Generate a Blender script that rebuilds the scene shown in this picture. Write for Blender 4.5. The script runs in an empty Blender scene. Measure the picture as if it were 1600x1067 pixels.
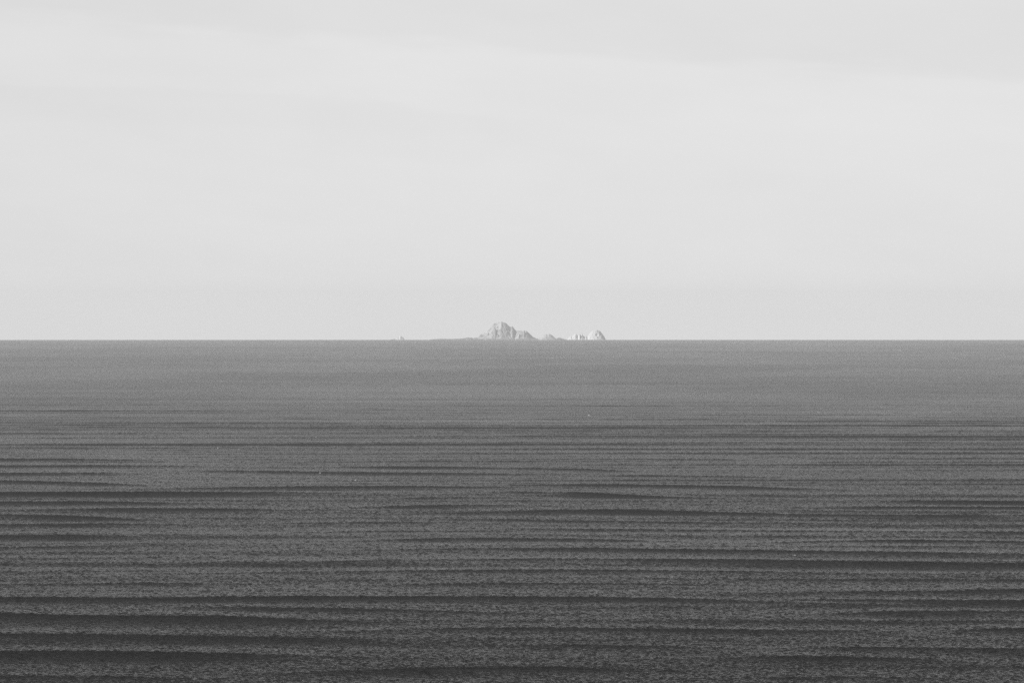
import bpy, math
import numpy as np
from mathutils import Vector

# ------------------------------------------------------------------ constants
H = 100.0                 # eye height on the cliff, metres
R = 6371000.0             # the sea is really curved: the horizon is 35.7 km out
FPX = 11111.0             # focal length in pixels of the 1600 px wide photograph
DIP = math.sqrt(2 * H / R)
PITCH = DIP + 2.5 / FPX
D_ISL = 43000.0           # distance of the islands

scene = bpy.context.scene
# ------------------------------------------------------------------ camera
cd = bpy.data.cameras.new('camera')
cam = bpy.data.objects.new('camera', cd)
scene.collection.objects.link(cam)
cam.location = (0, 0, H)
cam.rotation_euler = (math.pi / 2 - PITCH, 0, 0)
cd.sensor_width = 36.0
cd.lens = 36.0 * FPX / 1600.0
cd.clip_start = 1.0
cd.clip_end = 200000.0
scene.camera = cam

# ------------------------------------------------------------------ light, sky, exposure
SUN_EL = math.radians(32)
SUN_AZ = math.radians(-106)     # measured from +Y (view direction) towards +X: left and a little behind
sun_dir = Vector((math.sin(SUN_AZ) * math.cos(SUN_EL), math.cos(SUN_AZ) * math.cos(SUN_EL), math.sin(SUN_EL)))
world = bpy.data.worlds.new("World")
scene.world = world
world.use_nodes = True
nt = world.node_tree
nt.nodes.clear()
def N(tree, kind, **kw):
    n = tree.nodes.new(kind)
    for k, v in kw.items():
        setattr(n, k, v)
    return n
def math_node(tree, op, a, b=None, c=None, clamp=False):
    n = tree.nodes.new('ShaderNodeMath'); n.operation = op; n.use_clamp = clamp
    for i, v in enumerate((a, b, c)):
        if v is None: continue
        if isinstance(v, (int, float)): n.inputs[i].default_value = v
        else: tree.links.new(v, n.inputs[i])
    return n.outputs[0]
def smooth(tree, val, lo, hi, a=0.0, b=1.0):
    n = tree.nodes.new('ShaderNodeMapRange'); n.interpolation_type = 'SMOOTHERSTEP'
    tree.links.new(val, n.inputs[0])
    n.inputs[1].default_value = lo; n.inputs[2].default_value = hi
    n.inputs[3].default_value = a; n.inputs[4].default_value = b
    return n.outputs[0]
sky = N(nt, 'ShaderNodeTexSky', sky_type='NISHITA', sun_disc=False)
sky.sun_elevation = SUN_EL
sky.sun_rotation = SUN_AZ
sky.altitude = 100
sky.air_density = 1.0
sky.dust_density = .3
rgb = N(nt, 'ShaderNodeSeparateColor')              # black and white picture taken through a dense red filter
nt.links.new(sky.outputs[0], rgb.inputs[0])
bw = math_node(nt, 'ADD', math_node(nt, 'MULTIPLY', rgb.outputs[0], .36), math_node(nt, 'MULTIPLY', rgb.outputs[1], .03))
tc = N(nt, 'ShaderNodeTexCoord')
sep = N(nt, 'ShaderNodeSeparateXYZ'); nt.links.new(tc.outputs['Generated'], sep.inputs[0])
az = math_node(nt, 'ARCTAN2', sep.outputs[0], sep.outputs[1])
el = math_node(nt, 'ARCSINE', sep.outputs[2])
azd = math_node(nt, 'MULTIPLY', az, 180 / math.pi)
eld = math_node(nt, 'MULTIPLY', el, 180 / math.pi)
def sky_noise(sx, sy, off, detail=4, rough=.5, tilt=0.0):
    e2 = math_node(nt, 'ADD', eld, math_node(nt, 'MULTIPLY', azd, tilt))
    c = N(nt, 'ShaderNodeCombineXYZ')
    nt.links.new(math_node(nt, 'MULTIPLY', azd, sx), c.inputs[0])
    nt.links.new(math_node(nt, 'MULTIPLY', e2, sy), c.inputs[1])
    c.inputs[2].default_value = off
    n = N(nt, 'ShaderNodeTexNoise'); n.inputs['Scale'].default_value = 1
    n.inputs['Detail'].default_value = detail; n.inputs['Roughness'].default_value = rough
    nt.links.new(c.outputs[0], n.inputs['Vector'])
    return n.outputs[0]
# thin high cloud sheet, its edge sloping down to the right
n1 = sky_noise(.45, 1.6, 3.1, tilt=.065)
n2 = sky_noise(.9, 7.0, 9.7, tilt=.065)
edge = math_node(nt, 'SUBTRACT', math_node(nt, 'SUBTRACT', 2.03, eld), math_node(nt, 'MULTIPLY', azd, .062))
edge = math_node(nt, 'ADD', edge, math_node(nt, 'MULTIPLY', math_node(nt, 'SUBTRACT', n2, .5), .35))
band = math_node(nt, 'MULTIPLY', smooth(nt, edge, -.10, .13), smooth(nt, edge, 1.5, .2, .6, 1.0))                    # 1 below the edge: brighter sheet
low = smooth(nt, eld, -.1, 1.0, 0.982, 1.0)
soft = math_node(nt, 'MULTIPLY_ADD', math_node(nt, 'SUBTRACT', n1, .5), .07, 1.0)
streak = math_node(nt, 'MULTIPLY_ADD', math_node(nt, 'SUBTRACT', n2, .5), .022, 1.0)
n4 = sky_noise(1.6, 3.2, 21.3, detail=5, rough=.55, tilt=.05)
streak = math_node(nt, 'MULTIPLY', streak, math_node(nt, 'MULTIPLY_ADD', math_node(nt, 'SUBTRACT', n4, .5), .035, 1.0))
lefts = smooth(nt, azd, -5.5, 0.5, .965, 1.0)
sheet = math_node(nt, 'MULTIPLY', math_node(nt, 'MULTIPLY', low, soft), math_node(nt, 'MULTIPLY', streak, lefts))
e3 = math_node(nt, 'SUBTRACT', math_node(nt, 'SUBTRACT', 1.47, eld), math_node(nt, 'MULTIPLY', azd, .075))
e3 = math_node(nt, 'ADD', e3, math_node(nt, 'MULTIPLY', math_node(nt, 'SUBTRACT', n2, .5), .25))
wisp = math_node(nt, 'MULTIPLY', smooth(nt, e3, -.03, .03), smooth(nt, e3, .5, .05))
wisp = math_node(nt, 'MULTIPLY', wisp, smooth(nt, azd, 1.5, -1.5))
sheet = math_node(nt, 'MULTIPLY', sheet, math_node(nt, 'MULTIPLY_ADD', wisp, -.018, 1.0))
sheet = math_node(nt, 'MULTIPLY', sheet, math_node(nt, 'MULTIPLY_ADD', band, .042, .960))
CLOUD = 10.8
cloud = math_node(nt, 'MULTIPLY', sheet, CLOUD)
amount = smooth(nt, eld, 2.45, 6.0, .95, .0)               # the veil thins towards the zenith
mix = N(nt, 'ShaderNodeMix', data_type='FLOAT')
nt.links.new(amount, mix.inputs[0]); nt.links.new(bw, mix.inputs[2]); nt.links.new(cloud, mix.inputs[3])
bg = N(nt, 'ShaderNodeBackground'); bg.inputs[1].default_value = 0.05
nt.links.new(mix.outputs[0], bg.inputs[0])
wo = N(nt, 'ShaderNodeOutputWorld'); nt.links.new(bg.outputs[0], wo.inputs[0])

sl = bpy.data.lights.new('sun', 'SUN'); sl.energy = 5.0; sl.angle = math.radians(.53); sl.color = (1, 1, 1)
so = bpy.data.objects.new('sun', sl); scene.collection.objects.link(so)
so.rotation_euler = (-sun_dir).to_track_quat('-Z', 'Y').to_euler(); so.location = (0, 0, 500)

vs = scene.view_settings
vs.view_transform = 'Standard'; vs.look = 'None'; vs.gamma = 1; vs.exposure = 0.57; vs.use_curve_mapping = False
cy = scene.cycles
cy.use_denoising = False
world.cycles.sampling_method = 'NONE'      # the sky is gathered by scattering alone; lamp sampling goes to the sun
cy.max_bounces = 6; cy.volume_bounces = 2
cy.use_adaptive_sampling = False
cy.sample_clamp_direct = 6; cy.sample_clamp_indirect = 3
cy.caustics_reflective = False; cy.caustics_refractive = False
cy.pixel_filter_type = 'BLACKMAN_HARRIS'; cy.filter_width = 1.5

# ------------------------------------------------------------------ helpers
def drop(d):
    return -d * d / (2 * R)
def dist_at(v, lift=0.0):
    """distance along the sea surface seen at photo row v (1600 px scale)"""
    t = math.tan(PITCH + math.atan((v - 533.5) / FPX))
    h = H - lift
    return R * (t - math.sqrt(max(t * t - 2 * h / R, 0)))
def px_x(u, d):
    return (u - 800.0) / FPX * d
def mesh_grid(name, V, nr, nc, wrap=False):
    """V: (nr*nc,3) -> quad mesh"""
    me = bpy.data.meshes.new(name)
    me.vertices.add(len(V)); me.vertices.foreach_set('co', V.astype(np.float32).ravel())
    idx = np.arange(nr * nc, dtype=np.int32).reshape(nr, nc)
    a = idx[:-1, :-1]; b = idx[:-1, 1:]; c = idx[1:, 1:]; d = idx[1:, :-1]
    F = np.stack([a, d, c, b], -1).reshape(-1, 4)
    me.loops.add(F.size); me.loops.foreach_set('vertex_index', F.ravel())
    me.polygons.add(len(F))
    me.polygons.foreach_set('loop_start', np.arange(0, F.size, 4, dtype=np.int32))
    me.polygons.foreach_set('loop_total', np.full(len(F), 4, dtype=np.int32))
    me.update(calc_edges=True)
    return me
def link(name, me, mat, parent=None):
    o = bpy.data.objects.new(name, me); scene.collection.objects.link(o)
    if mat: me.materials.append(mat)
    if parent: o.parent = parent
    return o
def smooth_all(me):
    me.polygons.foreach_set('use_smooth', np.ones(len(me.polygons), dtype=bool))

# ------------------------------------------------------------------ materials
def new_mat(name):
    m = bpy.data.materials.new(name); m.use_nodes = True
    t = m.node_tree
    return m, t, t.nodes['Principled BSDF']
def noise(t, vec, scale, detail=4, rough=.55, distortion=0):
    n = N(t, 'ShaderNodeTexNoise')
    n.inputs['Scale'].default_value = scale; n.inputs['Detail'].default_value = detail
    n.inputs['Roughness'].default_value = rough; n.inputs['Distortion'].default_value = distortion
    t.links.new(vec, n.inputs['Vector'])
    return n.outputs[0]

water, t, P = new_mat('sea_water')
P.inputs['Base Color'].default_value = (.002, .002, .002, 1)
P.inputs['Roughness'].default_value = .17
P.inputs['IOR'].default_value = 1.20
tco = N(t, 'ShaderNodeTexCoord')
mp = N(t, 'ShaderNodeMapping'); mp.inputs['Scale'].default_value = (1, 1, 0)
mp.inputs['Rotation'].default_value = (0, 0, math.radians(14))
t.links.new(tco.outputs['Object'], mp.inputs[0])
mp2 = N(t, 'ShaderNodeMapping'); mp2.inputs['Scale'].default_value = (.55, 1, 0)
t.links.new(mp.outputs[0], mp2.inputs[0])
ripple = noise(t, mp2.outputs[0], .55, 5, .6, .3)
bump = N(t, 'ShaderNodeBump'); bump.inputs['Strength'].default_value = 1; bump.inputs['Distance'].default_value = .65
t.links.new(ripple, bump.inputs['Height'])
t.links.new(bump.outputs[0], P.inputs['Normal'])
mp3 = N(t, 'ShaderNodeMapping'); mp3.inputs['Scale'].default_value = (.0016, .0007, 0)
t.links.new(tco.outputs['Object'], mp3.inputs[0])
gust = noise(t, mp3.outputs[0], 1.0, 4, .6, .5)           # wind patches ruffle the water unevenly
t.links.new(smooth(t, gust, .3, .7, .165, .192), P.inputs['Roughness'])
fa = N(t, 'ShaderNodeAttribute'); fa.attribute_name = 'foam'
foam_mask = math_node(t, 'MULTIPLY', fa.outputs['Fac'], 1.0, clamp=True)
foam = N(t, 'ShaderNodeBsdfDiffuse'); foam.inputs[0].default_value = (.82, .82, .82, 1)
ms = N(t, 'ShaderNodeMixShader')
t.links.new(foam_mask, ms.inputs[0]); t.links.new(P.outputs[0], ms.inputs[1]); t.links.new(foam.outputs[0], ms.inputs[2])
t.links.new(ms.outputs[0], t.nodes['Material Output'].inputs[0])

def rock_mat(name, dark, light, cover, seed):
    """bare granite with pale guano cover in its own patches"""
    m, t, P = new_mat(name)
    tc = N(t, 'ShaderNodeTexCoord')
    mp = N(t, 'ShaderNodeMapping'); mp.inputs['Location'].default_value = (seed * 31.7, seed * 17.3, 0)
    mp.inputs['Scale'].default_value = (1, 1, .55)
    t.links.new(tc.outputs['Object'], mp.inputs[0])
    a = noise(t, mp.outputs[0], .035, 6, .62, .6)
    b = noise(t, mp.outputs[0], .25, 4, .6)
    s = math_node(t, 'ADD', math_node(t, 'MULTIPLY', a, .75), math_node(t, 'MULTIPLY', b, .25))
    f = smooth(t, s, cover - .07, cover + .07)
    mx = N(t, 'ShaderNodeMix', data_type='RGBA')
    mx.inputs[6].default_value = (light,) * 3 + (1,); mx.inputs[7].default_value = (dark,) * 3 + (1,)
    t.links.new(f, mx.inputs[0]); t.links.new(mx.outputs[2], P.inputs['Base Color'])
    P.inputs['Roughness'].default_value = .9
    bp = N(t, 'ShaderNodeBump'); bp.inputs['Distance'].default_value = 3; bp.inputs['Strength'].default_value = .7
    t.links.new(b, bp.inputs['Height']); t.links.new(bp.outputs[0], P.inputs['Normal'])
    return m
M_main = rock_mat('granite_rock', .14, .33, .50, 1)
M_mid = rock_mat('pale_granite_rock', .24, .38, .52, 2)
M_white = rock_mat('guano_covered_rock', .34, .48, .58, 3)
M_reef = rock_mat('wave_washed_rock', .07, .13, .50, 4)
M_surf, t, P = new_mat('surf_foam')
P.inputs['Base Color'].default_value = (.45, .45, .45, 1); P.inputs['Roughness'].default_value = .9
bp = N(t, 'ShaderNodeBump'); bp.inputs['Distance'].default_value = .5
tcx = N(t, 'ShaderNodeTexCoord'); t.links.new(noise(t, tcx.outputs['Object'], .6), bp.inputs['Height'])
t.links.new(bp.outputs[0], P.inputs['Normal'])

# ------------------------------------------------------------------ the sea
rng = np.random.default_rng(11)
def tile_spectrum(n, L, lmin, lmax, wind_deg, slope, power=-4.0, spread=1.0, seed=0):
    """a periodic patch of wind sea, heights scaled to an rms slope"""
    r = np.random.default_rng(seed)
    k = np.fft.fftfreq(n, L / n) * 2 * np.pi
    KX, KY = np.meshgrid(k, k, indexing='xy')
    K = np.hypot(KX, KY); K[0, 0] = 1
    th = np.arctan2(KY, KX) - math.radians(wind_deg)
    D = np.abs(np.cos(th)) ** (2 * spread) + .06
    band = np.exp(-(lmin * K / (2 * np.pi)) ** 4) * np.exp(-(2 * np.pi / (lmax * K)) ** 4)
    A = np.sqrt(K ** power * D * band); A[0, 0] = 0
    spec = (r.normal(size=(n, n)) + 1j * r.normal(size=(n, n))) * A
    h = np.fft.ifft2(spec).real
    gy, gx = np.gradient(h, L / n)
    return (h * slope / math.sqrt((gx ** 2 + gy ** 2).mean())).astype(np.float32)
def sample(tile, L, x, y, rot):
    c, s = math.cos(rot), math.sin(rot)
    n = tile.shape[0]
    u = ((c * x - s * y) / L * n) % n; v = ((s * x + c * y) / L * n) % n
    i = np.floor(u).astype(np.int32); j = np.floor(v).astype(np.int32)
    fu = (u - i).astype(np.float32); fv = (v - j).astype(np.float32)
    i %= n; j %= n; i1 = (i + 1) % n; j1 = (j + 1) % n
    return (tile[j, i] * (1 - fu) + tile[j, i1] * fu) * (1 - fv) + (tile[j1, i] * (1 - fu) + tile[j1, i1] * fu) * fv

def build_sea():
    ang = np.concatenate([np.arange(DIP + 1e-6, .032, .019e-3), np.arange(.032, .0600, .030e-3)])                       # angles below the horizontal
    d_far = R * (ang - np.sqrt(np.maximum(ang ** 2 - 2 * H / R, 0)))
    beyond = np.linspace(62000, d_far[0] + 300, 40)
    near = np.geomspace(d_far[-1] * .985, 20, 60)
    d = np.concatenate([beyond, d_far, near])
    nr = len(d)
    fine = np.linspace(-.083, .083, 1400)
    side = .083 + np.geomspace(.0008, math.pi - .083, 90)
    az = np.concatenate([-side[::-1], fine, side])
    nc = len(az)
    rowgap = np.abs(np.gradient(d))
    colgap = np.gradient(az)
    D2, A2 = np.meshgrid(d, az, indexing='ij')
    X = D2 * np.sin(A2); Y = D2 * np.cos(A2)
    Z = -D2 ** 2 / (2 * R)
    W = np.zeros_like(Z)
    gap = np.maximum(rowgap[:, None], (d[:, None] * colgap[None, :]) * .5)
    # long swell rolling towards the cliff
    r = np.random.default_rng(5)
    SH = np.zeros_like(Z)
    for i in range(60):
        lam = min(max(r.normal(122, 24), 70), 190) if i < 40 else r.uniform(38, 80)
        k = 2 * math.pi / lam
        th = math.radians(r.normal(.6, 2.3 if i < 40 else 4.0))
        ph = r.uniform(0, 2 * math.pi)
        amp = .14 * SWELL * lam / 120 if i < 40 else .045 * SWELL
        fade = np.clip(1.6 - gap * 3.0 / lam, 0, 1)
        fade = fade * np.minimum(1, 3300 / d)[:, None]
        arg = k * (Y * math.cos(th) + X * math.sin(th)) + ph
        W += amp * fade * np.sin(arg)
        SH += amp * fade * np.cos(arg)
    # lean the crests: peaked tops
    s = W.std() + 1e-6
    Y0 = Y
    Y = Y + CHOP * SH - LEAN * W        # trochoidal, and steeper on the side they roll towards
    W = W + .22 * (W ** 2 / (2 * s) - s / 2)
    # single wave crests: a steep face towards the cliff, a long back
    done = []
    def crest(x0, x1, line, amp, left=0.0, right=0.0, ph=0.0, calm_k=.35):
        xx = np.linspace(x0, x1, 9); dd = line(xx)
        rows = np.where((d > dd.min() - 90) & (d < dd.max() + 150))[0]
        if len(rows) == 0: return
        a, b = rows[0], rows[-1] + 1
        x = X[a:b]; y = Y0[a:b]
        cols = np.where((x.max(axis=0) > x0 - left - 150) & (x.min(axis=0) < x1 + right + 150) & (np.abs(az) < .35))[0]
        c0, c1 = cols[0], cols[-1] + 1
        x = x[:, c0:c1]; y = y[:, c0:c1]
        soft_ = max((x1 - x0) * .27, 14.0)
        env = .5 * (np.tanh((x - x0 + left) / soft_) - np.tanh((x - x1 - right) / soft_))
        wob = 1.6 * np.sin(x / 23.0 + ph) + 1.0 * np.sin(x / 9.5 + ph * 1.7) + 4.0 * np.sin(x / 110.0 + ph * 2.3)
        q = y - line(x) - wob * .6
        g = rowgap[a:b, None]
        wf = np.maximum(7.0, g * .9)
        front = .9 * np.exp(-np.abs(q) / wf) + .1 * np.exp(-(q / (wf * 2.3)) ** 2)
        back = .25 * np.exp(-np.abs(q) / 30.0) + .75 * np.exp(-(q / 44.0) ** 2)
        dip_ = -.2 * np.exp(-((q + 36) / 20.0) ** 2)
        fld = 1.0 / (1.0 + (g / 13.0) ** 2)
        calm = 1 - calm_k * env * np.exp(-(q / 45.0) ** 2)
        W[a:b, c0:c1] = W[a:b, c0:c1] * calm + amp * env * fld * (np.where(q < 0, front, back) + dip_)
    for pts, amp in CRESTS:                 # those one can follow in the photograph
        amp = CREST * amp ** .65 * (1.3 if pts[0][1] < 800 else .95)
        us = np.array([p[0] for p in pts], float); vs_ = np.array([p[1] for p in pts], float)
        dd = np.array([dist_at(v, amp * .4) for v in vs_])
        xs = (us - 800) / FPX * dd
        co = np.polyfit(xs, dd, min(len(pts) - 1, 3))
        def line(x, co=co, lo=xs.min(), hi=xs.max()):
            xc = np.clip(x, lo, hi)
            return np.polyval(co, xc) + (x - xc) * np.polyval(np.polyder(co), xc) * .5
        crest(xs.min(), xs.max(), line, amp, 60 if us.min() <= 1 else 0, 60 if us.max() >= 1599 else 0, us[0] + vs_[0])
        done.append((xs.min(), xs.max(), dd.mean()))
    rc = np.random.default_rng(SEED_C)
    yd = 1640.0
    while yd < 13500:
        yd += min(max(rc.normal(104, 20), 55), 160)
        half = .095 * yd
        x = -half - rc.uniform(0, 500)
        while x < half:
            Ls = rc.uniform(220, 900); yc = yd + rc.normal(0, 11)
            x0, x1 = x, x + Ls
            x += Ls * rc.uniform(.5, .95)
            amp = CREST * (.22 + .9 * rc.beta(1.4, 2.3)) * (1 if yd < 3600 else 1.75 * min(1, 5000 / yd))
            if yd < 5200 and abs(x + .5 * Ls) < .08 * yd: amp *= .55
            if any(min(x1, e1) - max(x0, e0) > 0 and abs(yc - ed) < 40 for e0, e1, ed in done): amp *= .25
            tilt = math.tan(math.radians(rc.normal(-.4, 1.3))); bend = rc.normal(0, 9)
            xm = (x0 + x1) / 2
            crest(x0, x1, lambda q, yc=yc, xm=xm, t_=tilt, bd=bend, Ls=Ls: yc + t_ * (q - xm) + bd * np.cos(np.clip((q - xm) / Ls, -1, 1) * 2.5), amp, ph=rc.uniform(0, 6.28), calm_k=0.0)
    # wind sea and chop
    for (n, L, l0, l1, wd, slope, rot, lam_ref) in (
            (1024, 1024.0, 14, 70, 62, SL_B, .21, 26),
            (1024, 251.0, .8, 4.5, 78, SL_A, .50, 13),
            (1024, 317.0, .8, 4.5, 112, SL_A * .8, -.33, 13)):
        T = tile_spectrum(n, L, l0, l1, wd, slope, power=-3.3 if l1 < 10 else -4.0, seed=int(L))
        fade = np.clip(1.5 - gap * 1.5 / lam_ref, 0, 1)
        m = fade.max(axis=1) > 0
        W[m] += sample(T, L, X[m], Y[m], rot) * fade[m]
    Z += W
    # sparse whitecaps
    foam = np.zeros(Z.shape, np.float32)
    caps = list(CAPS)
    for _ in range(70):
        v = 540 + 260 * r.beta(1.3, 2.2); caps.append((r.uniform(0, 1600), v, r.uniform(.3, .8)))
    for u, v, sz in caps:
        dc = dist_at(v); xc = px_x(u, dc)
        w = .75 * sz * dc / FPX; dep = .24 * sz / FPX * dc * dc / H
        rows = np.where(np.abs(d - dc) < dep * 2)[0]
        if len(rows) == 0: rows = np.array([np.argmin(np.abs(d - dc))])
        cols = np.where(np.abs(az - math.atan2(xc, dc)) < 4 * w / dc)[0]
        if len(cols) == 0: continue
        sub = np.ix_(rows, cols)
        e = np.exp(-((X[sub] - xc) / w) ** 2 - ((Y[sub] - dc) / dep) ** 2)
        foam[sub] = np.maximum(foam[sub], e * min(.8, .42 + .3 * sz))
    V = np.stack([X, Y, Z], -1).reshape(-1, 3)
    me = mesh_grid('sea', V, nr, nc)
    smooth_all(me)
    at = me.attributes.new('foam', 'FLOAT', 'POINT'); at.data.foreach_set('value', foam.ravel())
    o = link('sea', me, water); o['kind'] = 'structure'
    return o

SWELL = .38
SEED_C = 21
CHOP = 3.0
LEAN = 3.5
CREST = 1.0
SL_A = .145
SL_B = .010
CRESTS = [
    ([(800, 718), (1200, 719)], 0.8),
    ([(800, 731), (965, 735)], 0.9),
    ([(950, 742), (1200, 746)], 0.8),
    ([(800, 758), (1050, 759), (1250, 763)], 1.2),
    ([(800, 768), (1000, 775), (1150, 779)], 1.1),
    ([(800, 799), (1025, 799), (1250, 804), (1600, 805)], 1.1),
    ([(1300, 792), (1600, 794)], 1.2),
    ([(1400, 783), (1600, 785)], 1.2),
    ([(800, 812), (1050, 816), (1350, 819)], 0.9),
    ([(800, 826), (1050, 828), (1250, 830), (1600, 834)], 1.3),
    ([(560, 843), (800, 841), (1010, 843)], 1.7),
    ([(1220, 847), (1325, 845), (1600, 849)], 1.7),
    ([(575, 858), (800, 857), (1100, 859), (1300, 862), (1600, 866)], 1.5),
    ([(575, 877), (800, 875), (1050, 875), (1250, 879), (1600, 882)], 1.4),
    ([(500, 893), (800, 891), (1000, 892), (1235, 896)], 1.6),
    ([(600, 912), (800, 911), (1100, 911)], 1.1),
    ([(0, 934), (250, 935), (800, 933), (1000, 935), (1250, 942)], 1.7),
    ([(1225, 927), (1425, 925), (1600, 923)], 1.1),
    ([(1275, 938), (1450, 942), (1600, 944)], 1.6),
    ([(1325, 957), (1600, 956)], 1.3),
    ([(550, 985), (800, 981), (1000, 983), (1300, 985)], 1.6),
    ([(1500, 982), (1600, 983)], 1.7),
    ([(1250, 1012), (1600, 1016)], 1.2),
    ([(1170, 1026), (1350, 1029), (1450, 1030)], 1.4),
    ([(800, 1007), (1100, 1010)], 0.7),
    ([(450, 1050), (600, 1047), (800, 1043), (950, 1044)], 1.3),
    ([(0, 718), (225, 719)], 1.2),
    ([(0, 728), (300, 728)], 0.8),
    ([(0, 740), (200, 739)], 1.0),
    ([(350, 735), (500, 738), (790, 740)], 1.1),
    ([(575, 729), (790, 731)], 1.2),
    ([(0, 752), (200, 757)], 1.1),
    ([(0, 771), (300, 771), (500, 770)], 1.2),
    ([(300, 762), (790, 760)], 1.1),
    ([(0, 785), (250, 785)], 1.2),
    ([(100, 796), (400, 796)], 0.9),
    ([(600, 779), (800, 776)], 0.9),
    ([(575, 792), (800, 789)], 0.9),
    ([(0, 805), (60, 807), (230, 812)], 1.9),
    ([(0, 821), (250, 819)], 1.1),
    ([(450, 817), (700, 815)], 0.9),
    ([(0, 838), (200, 838)], 1.3),
    ([(475, 831), (800, 828)], 0.9),
    ([(0, 856), (250, 852)], 0.6),
    ([(0, 912), (400, 910)], 0.7),
    ([(0, 893), (300, 890)], 0.5),
    ([(350, 947), (550, 952), (800, 956)], 1.3),
    ([(0, 961), (150, 964), (350, 966), (480, 968)], 1.9),
    ([(0, 992), (200, 995), (500, 998)], 1.2),
    ([(0, 1021), (250, 1022), (450, 1024)], 1.8),
    ([(0, 872), (350, 870)], 0.5),
    ([(1100, 1058), (1500, 1060)], 0.6),
    ([(0, 1058), (300, 1060)], 0.8),
]
CAPS = [(252, 626, 1.6), (360, 690, 1), (375, 629, 1), (390, 736, 1.1), (543, 667, 1.4), (555, 751, 1.2), (770, 602, 1.3),
        (775, 717, 1.1), (1241, 674, 1.6), (1404, 547, 1.6), (1485, 643, 1.4), (1130, 562, 1.2), (1172, 560, 1.2),
        (1191, 566, 1.3), (1420, 743, 1.1), (1449, 625, .9), (1131, 717, 1), (1297, 795, 1), (120, 635, 1.1),
        (1278, 643, 1.4), (1238, 677, 1.1), (920, 649, 1.2), (863, 559, 1.2), (500, 740, .8), (266, 745, .8),
        (1094, 854, .9), (1242, 867, 1.2), (178, 667, .9), (494, 684, .9), (166, 694, .7), (937, 626, .9), (1492, 559, 1)]
build_sea()

# ------------------------------------------------------------------ the islands
M_PX = D_ISL / FPX
Z0 = drop(D_ISL)
HID = (D_ISL - math.sqrt(2 * H * R)) ** 2 / (2 * R)     # hidden behind the horizon
def vnoise(x, y, s, seed, octaves=4, ridge=False):
    r = np.random.default_rng(seed)
    out = np.zeros_like(x); a = 1.0; tot = 0
    for o in range(octaves):
        n = 64; T = r.random((n, n))
        u = (x / s + 13.7 * o + 1000) % n; v = (y / s + 7.1 * o + 1000) % n
        i = np.floor(u).astype(int); j = np.floor(v).astype(int); fu = u - i; fv = v - j
        fu = fu * fu * (3 - 2 * fu); fv = fv * fv * (3 - 2 * fv)
        i %= n; j %= n; i1 = (i + 1) % n; j1 = (j + 1) % n
        w = (T[j, i] * (1 - fu) + T[j, i1] * fu) * (1 - fv) + (T[j1, i] * (1 - fu) + T[j1, i1] * fu) * fv
        if ridge: w = 1 - np.abs(2 * w - 1)
        out += a * w; tot += a; a *= .55; s *= .5
    return out / tot
def rock(name, profile, depth, mat, seed, parent=None, spurs=(), y_off=0.0, res=1.4, rough=.22, d=D_ISL, expo=1.15, crag=14):
    """a rock in the round whose skyline follows PROFILE (photo pixels). SPURS: (u, v_top, y, reach_left, reach_right) crags in front."""
    us = np.array([p[0] for p in profile]); vs_ = np.array([p[1] for p in profile])
    xs = (us - 800) / FPX * d
    zs = np.maximum((531.0 - vs_) * M_PX + HID, 0)
    x = np.arange(xs[0] - 6, xs[-1] + 6, res); y = np.arange(-depth * .75, depth * .75, res * 1.3)
    XX, YY = np.meshgrid(x, y, indexing='ij')
    prof = np.interp(x, xs, zs, left=-3, right=-3)
    P_ = prof[:, None]
    # ridge line wanders; slopes fall to the sea on both sides, with gullies
    wander = (vnoise(XX, YY * 0, 75, seed, 2) - .5) * depth * .2
    t_ = np.abs(YY - wander) / (depth * .5 * (.45 + .55 * np.sqrt(np.clip(P_ / max(zs.max(), 1), 0, 1))))
    base = P_ * (1 - np.clip(t_, 0, 1.3) ** expo)
    g = vnoise(XX + YY * .6, YY * .9 - XX * .3, 24, seed + 1, 5, ridge=True)
    gul = 1 - rough * 1.6 * (1 - g) * np.clip(t_ * 1.6, 0, 1)
    Hh = base * gul
    for (u, v, yy, rl, rr, ry) in spurs:
        sx = (u - 800) / FPX * d; sz = (531.0 - v) * M_PX + HID
        dx = XX - sx; dy = YY - yy
        m = np.where(dx < 0, -dx / rl, dx / rr) + np.abs(dy) / ry
        Hh = np.maximum(Hh, sz * (1 - m) * (1 - .25 * rough * (1 - g)))
    Hh += (vnoise(XX, YY, 9, seed + 2, 4) - .5) * rough * crag * np.clip(Hh / 25, 0, 1)
    # nothing in front may stand above the skyline of the profile
    cur = Hh.max(axis=1, keepdims=True)
    ratio = np.clip(np.clip(P_, .5, None) / np.maximum(cur, .5), .2, 2)[:, 0]
    kk = max(int(9 / res) | 1, 3)
    ratio = np.convolve(np.pad(ratio, kk // 2, mode='edge'), np.ones(kk) / kk, 'valid')[:, None]
    Hh = np.where(Hh > 0, Hh * ratio, Hh)
    Hh = np.where(P_ > 0, Hh, np.minimum(Hh, -2))
    Hh = np.maximum(Hh, -4.0)
    V = np.stack([XX, YY, Hh], -1).reshape(-1, 3)
    cx = float((xs[0] + xs[-1]) / 2)
    V[:, 0] -= cx
    me = mesh_grid(name, V, len(x), len(y))
    me.flip_normals()
    o = link(name, me, mat, parent)
    if parent is None:
        o.location = (cx, d + y_off, Z0)
    else:
        o.location = (cx - parent.location.x, y_off, 0)
    return o
def empty(name, u, label, cat, group=None):
    o = bpy.data.objects.new(name, None); scene.collection.objects.link(o)
    o.location = (px_x(u, D_ISL), D_ISL, Z0); o['label'] = label; o['category'] = cat
    if group: o['group'] = group
    return o
def tag(o, label, cat, group=None):
    o['label'] = label; o['category'] = cat
    if group: o['group'] = group
    return o

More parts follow.
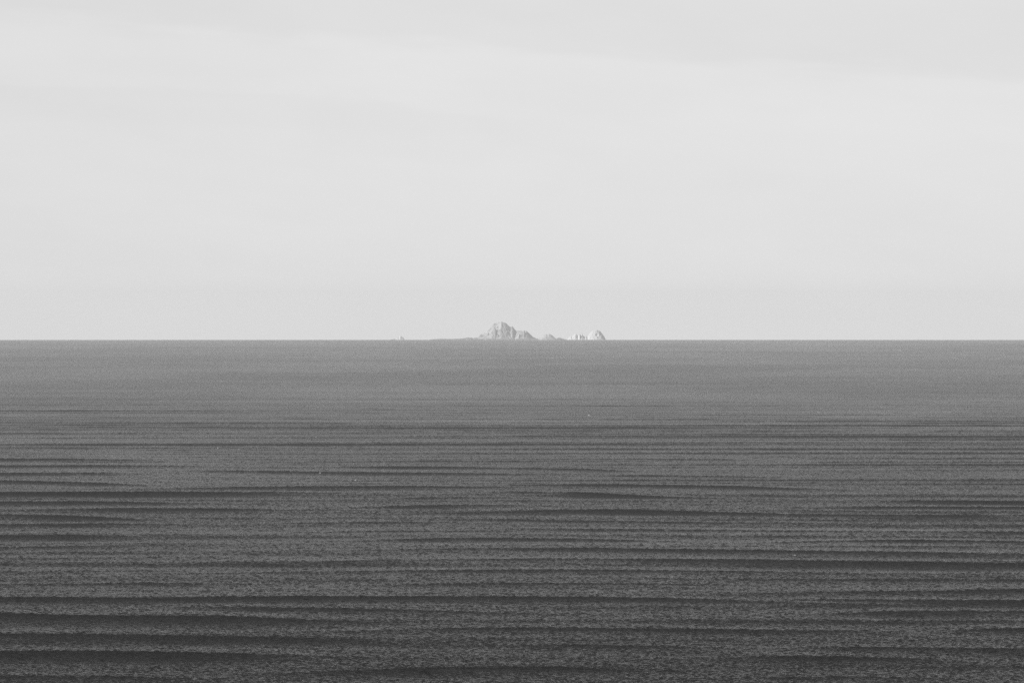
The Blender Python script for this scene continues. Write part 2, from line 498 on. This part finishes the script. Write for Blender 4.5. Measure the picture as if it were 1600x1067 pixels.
isl = empty('island', 790, 'largest rocky island with a tall grey granite peak and lower right shoulder', 'island')
rock('peak', [(741, 529.6), (744.4, 527.6), (748.4, 525.1), (751, 522.3), (754.9, 521.6), (760.6, 517.6), (764.3, 514.6),
              (767.1, 511.2), (769, 508.2), (771.6, 505.6), (776, 504.8), (779.3, 503.6), (782, 503), (783.2, 502), (785, 503),
              (789.9, 504.6), (793, 507.2), (796.8, 510.8), (799, 510.6), (800.4, 510.1), (802, 511.2), (804.9, 515.4),
              (808, 517.6), (812, 522), (817, 529.8)],
     230, M_main, 21, isl,
     spurs=((783, 503.5, -14, 60, 16, 90), (774, 511, -45, 40, 22, 60), (791, 517, -62, 22, 26, 45), (800.5, 512, -38, 24, 14, 60),
            (763, 519, -40, 40, 30, 50), (778, 521, -75, 26, 12, 36), (752, 524, -30, 26, 18, 40)), rough=.27, crag=20)
rock('shoulder', [(800, 527), (804, 521), (808, 516.6), (816.7, 516.9), (818.7, 515.9), (820.3, 517.2), (822.6, 517.0),
                  (826.4, 520.2), (829.7, 523.4), (833, 526.6), (837, 528), (839, 530)],
     170, M_main, 33, isl, spurs=((819, 517, -30, 30, 12, 60), (811, 521, -50, 30, 26, 40)), y_off=-20)
rock('wave_washed_shelf', [(738, 530.2), (745, 529.2), (760, 529.0), (775, 529.3), (790, 528.7), (806, 529.3), (820, 528.6), (836, 528.8), (842, 529.8)],
     60, M_reef, 44, isl, y_off=-125)
reef = rock('low_reef', [(670, 530.7), (676, 530.0), (684, 529.4), (690, 529.2), (702, 529.4), (716, 529.2), (724, 528.6), (728, 527.9),
                         (731, 526.9), (734, 527.5), (737.5, 527.4), (739, 528.6), (741.5, 527.6), (744, 527.4), (747, 529.2)],
            60, M_reef, 51, y_off=-60)
tag(reef, 'long low dark reef stretching left from the foot of the largest island', 'reef')
mound = rock('rocky_islet', [(834, 530.4), (838, 529.4), (843, 527.6), (847, 525.8), (850, 523.6), (853, 522), (855.5, 522.6), (858, 521.9),
                             (861, 522.6), (864, 525), (867, 527.6), (869.5, 529.6)],
             90, M_mid, 62, rough=.2, expo=1.3, crag=26)
tag(mound, 'low pale twin-humped islet just right of the largest island', 'islet')
slab = rock('reef_rock', [(868, 530.2), (870.5, 528.2), (872.5, 527.4), (876, 528.0), (879.5, 529.2), (884, 530.2), (888, 530.6)], 40, M_reef, 71)
tag(slab, 'small flat dark rock between the twin-humped islet and the jagged pinnacles', 'rock')
pin = rock('pinnacle_rock', [(886, 530.6), (889, 527.6), (892, 525.2), (894, 525.6), (896.5, 523.2), (899.4, 521.2), (901, 521.8), (903, 525),
                             (904.2, 523.4), (905.6, 520.9), (907, 523), (908, 523.4), (909.2, 521.4), (911, 524), (913, 526.2),
                             (916, 525.2), (918, 526.6), (921, 530.4)],
           95, M_white, 83, spurs=((905.6, 521.5, -10, 9, 12, 30), (899, 522.5, -6, 18, 12, 30)), res=1.0, rough=.35, expo=1.1, crag=24)
tag(pin, 'jagged whitish pinnacle rock left of the rounded dome rock', 'rock')
dome = rock('dome_rock', [(913, 530.6), (916, 528.6), (919, 525.4), (921, 521), (923, 519), (925.5, 517.4), (928, 516.2), (931, 515.5), (934, 515.7),
                          (936.5, 516.8), (939, 519), (941.2, 521.6), (943.6, 525.2), (945.4, 528), (946.3, 531)],
            80, M_white, 97, res=1.0, rough=.5, expo=1.25, crag=26)
tag(dome, 'white rounded dome rock with a shaded right side, farthest right', 'rock')
stack = rock('sea_stack', [(619, 530.6), (620, 527.6), (621.4, 526.6), (623, 527.4), (624.5, 525.2), (626, 524.8), (627.4, 525.6), (629, 526.6),
                           (630.6, 527.6), (631.6, 529.4), (632, 531)], 40, M_white, 105, res=.8, rough=.15, expo=1.6)
tag(stack, 'tiny whitish sea stack standing alone, farthest left on the horizon', 'rock')
ledge = rock('low_rock', [(610, 530.8), (613, 530.2), (616, 529.9), (619, 530.2), (621, 530.8)], 20, M_reef, 111, res=.8)
tag(ledge, 'flat dark rock barely above the water, left of the tiny sea stack', 'rock')

# surf along the rocks: one lumpy ribbon of broken water
def surf():
    Vs, Fs = [], []
    r = np.random.default_rng(9)
    for (u0, u1, yo, hh) in ((754, 764, -190, 6.5), (766, 772, -185, 5.5), (804, 808, -185, 7.5), (817, 824, -185, 6.6), (729, 730.5, -110, 9), (905, 911, -60, 5.6), (938, 943, -60, 5.6), (617, 620, -30, 5.2), (852, 857, -70, 6)):
        x0, x1 = px_x(u0, D_ISL), px_x(u1, D_ISL)
        n = max(int((x1 - x0) / 1.5), 5); m = 7
        b = len(Vs)
        for i in range(n + 1):
            f = i / n; env = math.sin(math.pi * f) ** .5
            for j in range(m):
                g = j / (m - 1); z = math.sin(math.pi * g) * env * (hh + 3.2) * (0.8 + .2 * r.random()) - 1.0
                Vs.append((x0 + (x1 - x0) * f + r.normal() * .3, D_ISL + yo + (g - .5) * 8, Z0 + z))
        for i in range(n):
            for j in range(m - 1):
                a = b + i * m + j; Fs.append((a, a + m, a + m + 1, a + 1))
    me = bpy.data.meshes.new('surf'); me.from_pydata(Vs, [], Fs); me.update(); smooth_all(me)
    o = link('surf', me, M_surf); o['kind'] = 'stuff'; o['label'] = 'white surf breaking at the foot of the rocks'
surf()

# ------------------------------------------------------------------ haze: one closed box of even pale air
def haze():
    x, y0, y1 = 64000, -64000, 64000
    z0 = drop(math.hypot(64000, 0)) - 8; z1 = 170.0
    v = [(-x, y0, z0), (x, y0, z0), (x, y1, z0), (-x, y1, z0), (-x, y0, z1), (x, y0, z1), (x, y1, z1), (-x, y1, z1)]
    f = [(0, 3, 2, 1), (4, 5, 6, 7), (0, 1, 5, 4), (1, 2, 6, 5), (2, 3, 7, 6), (3, 0, 4, 7)]
    me = bpy.data.meshes.new('haze'); me.from_pydata(v, [], f); me.update()
    m = bpy.data.materials.new('haze_air'); m.use_nodes = True
    t = m.node_tree; t.nodes.clear()
    out = N(t, 'ShaderNodeOutputMaterial'); pv = N(t, 'ShaderNodeVolumePrincipled')
    pv.inputs['Color'].default_value = (.995, .995, .995, 1); pv.inputs['Density'].default_value = 1.75e-5
    pv.inputs['Anisotropy'].default_value = 0.0
    t.links.new(pv.outputs[0], out.inputs['Volume'])
    o = link('haze', me, m); o['kind'] = 'stuff'
haze()
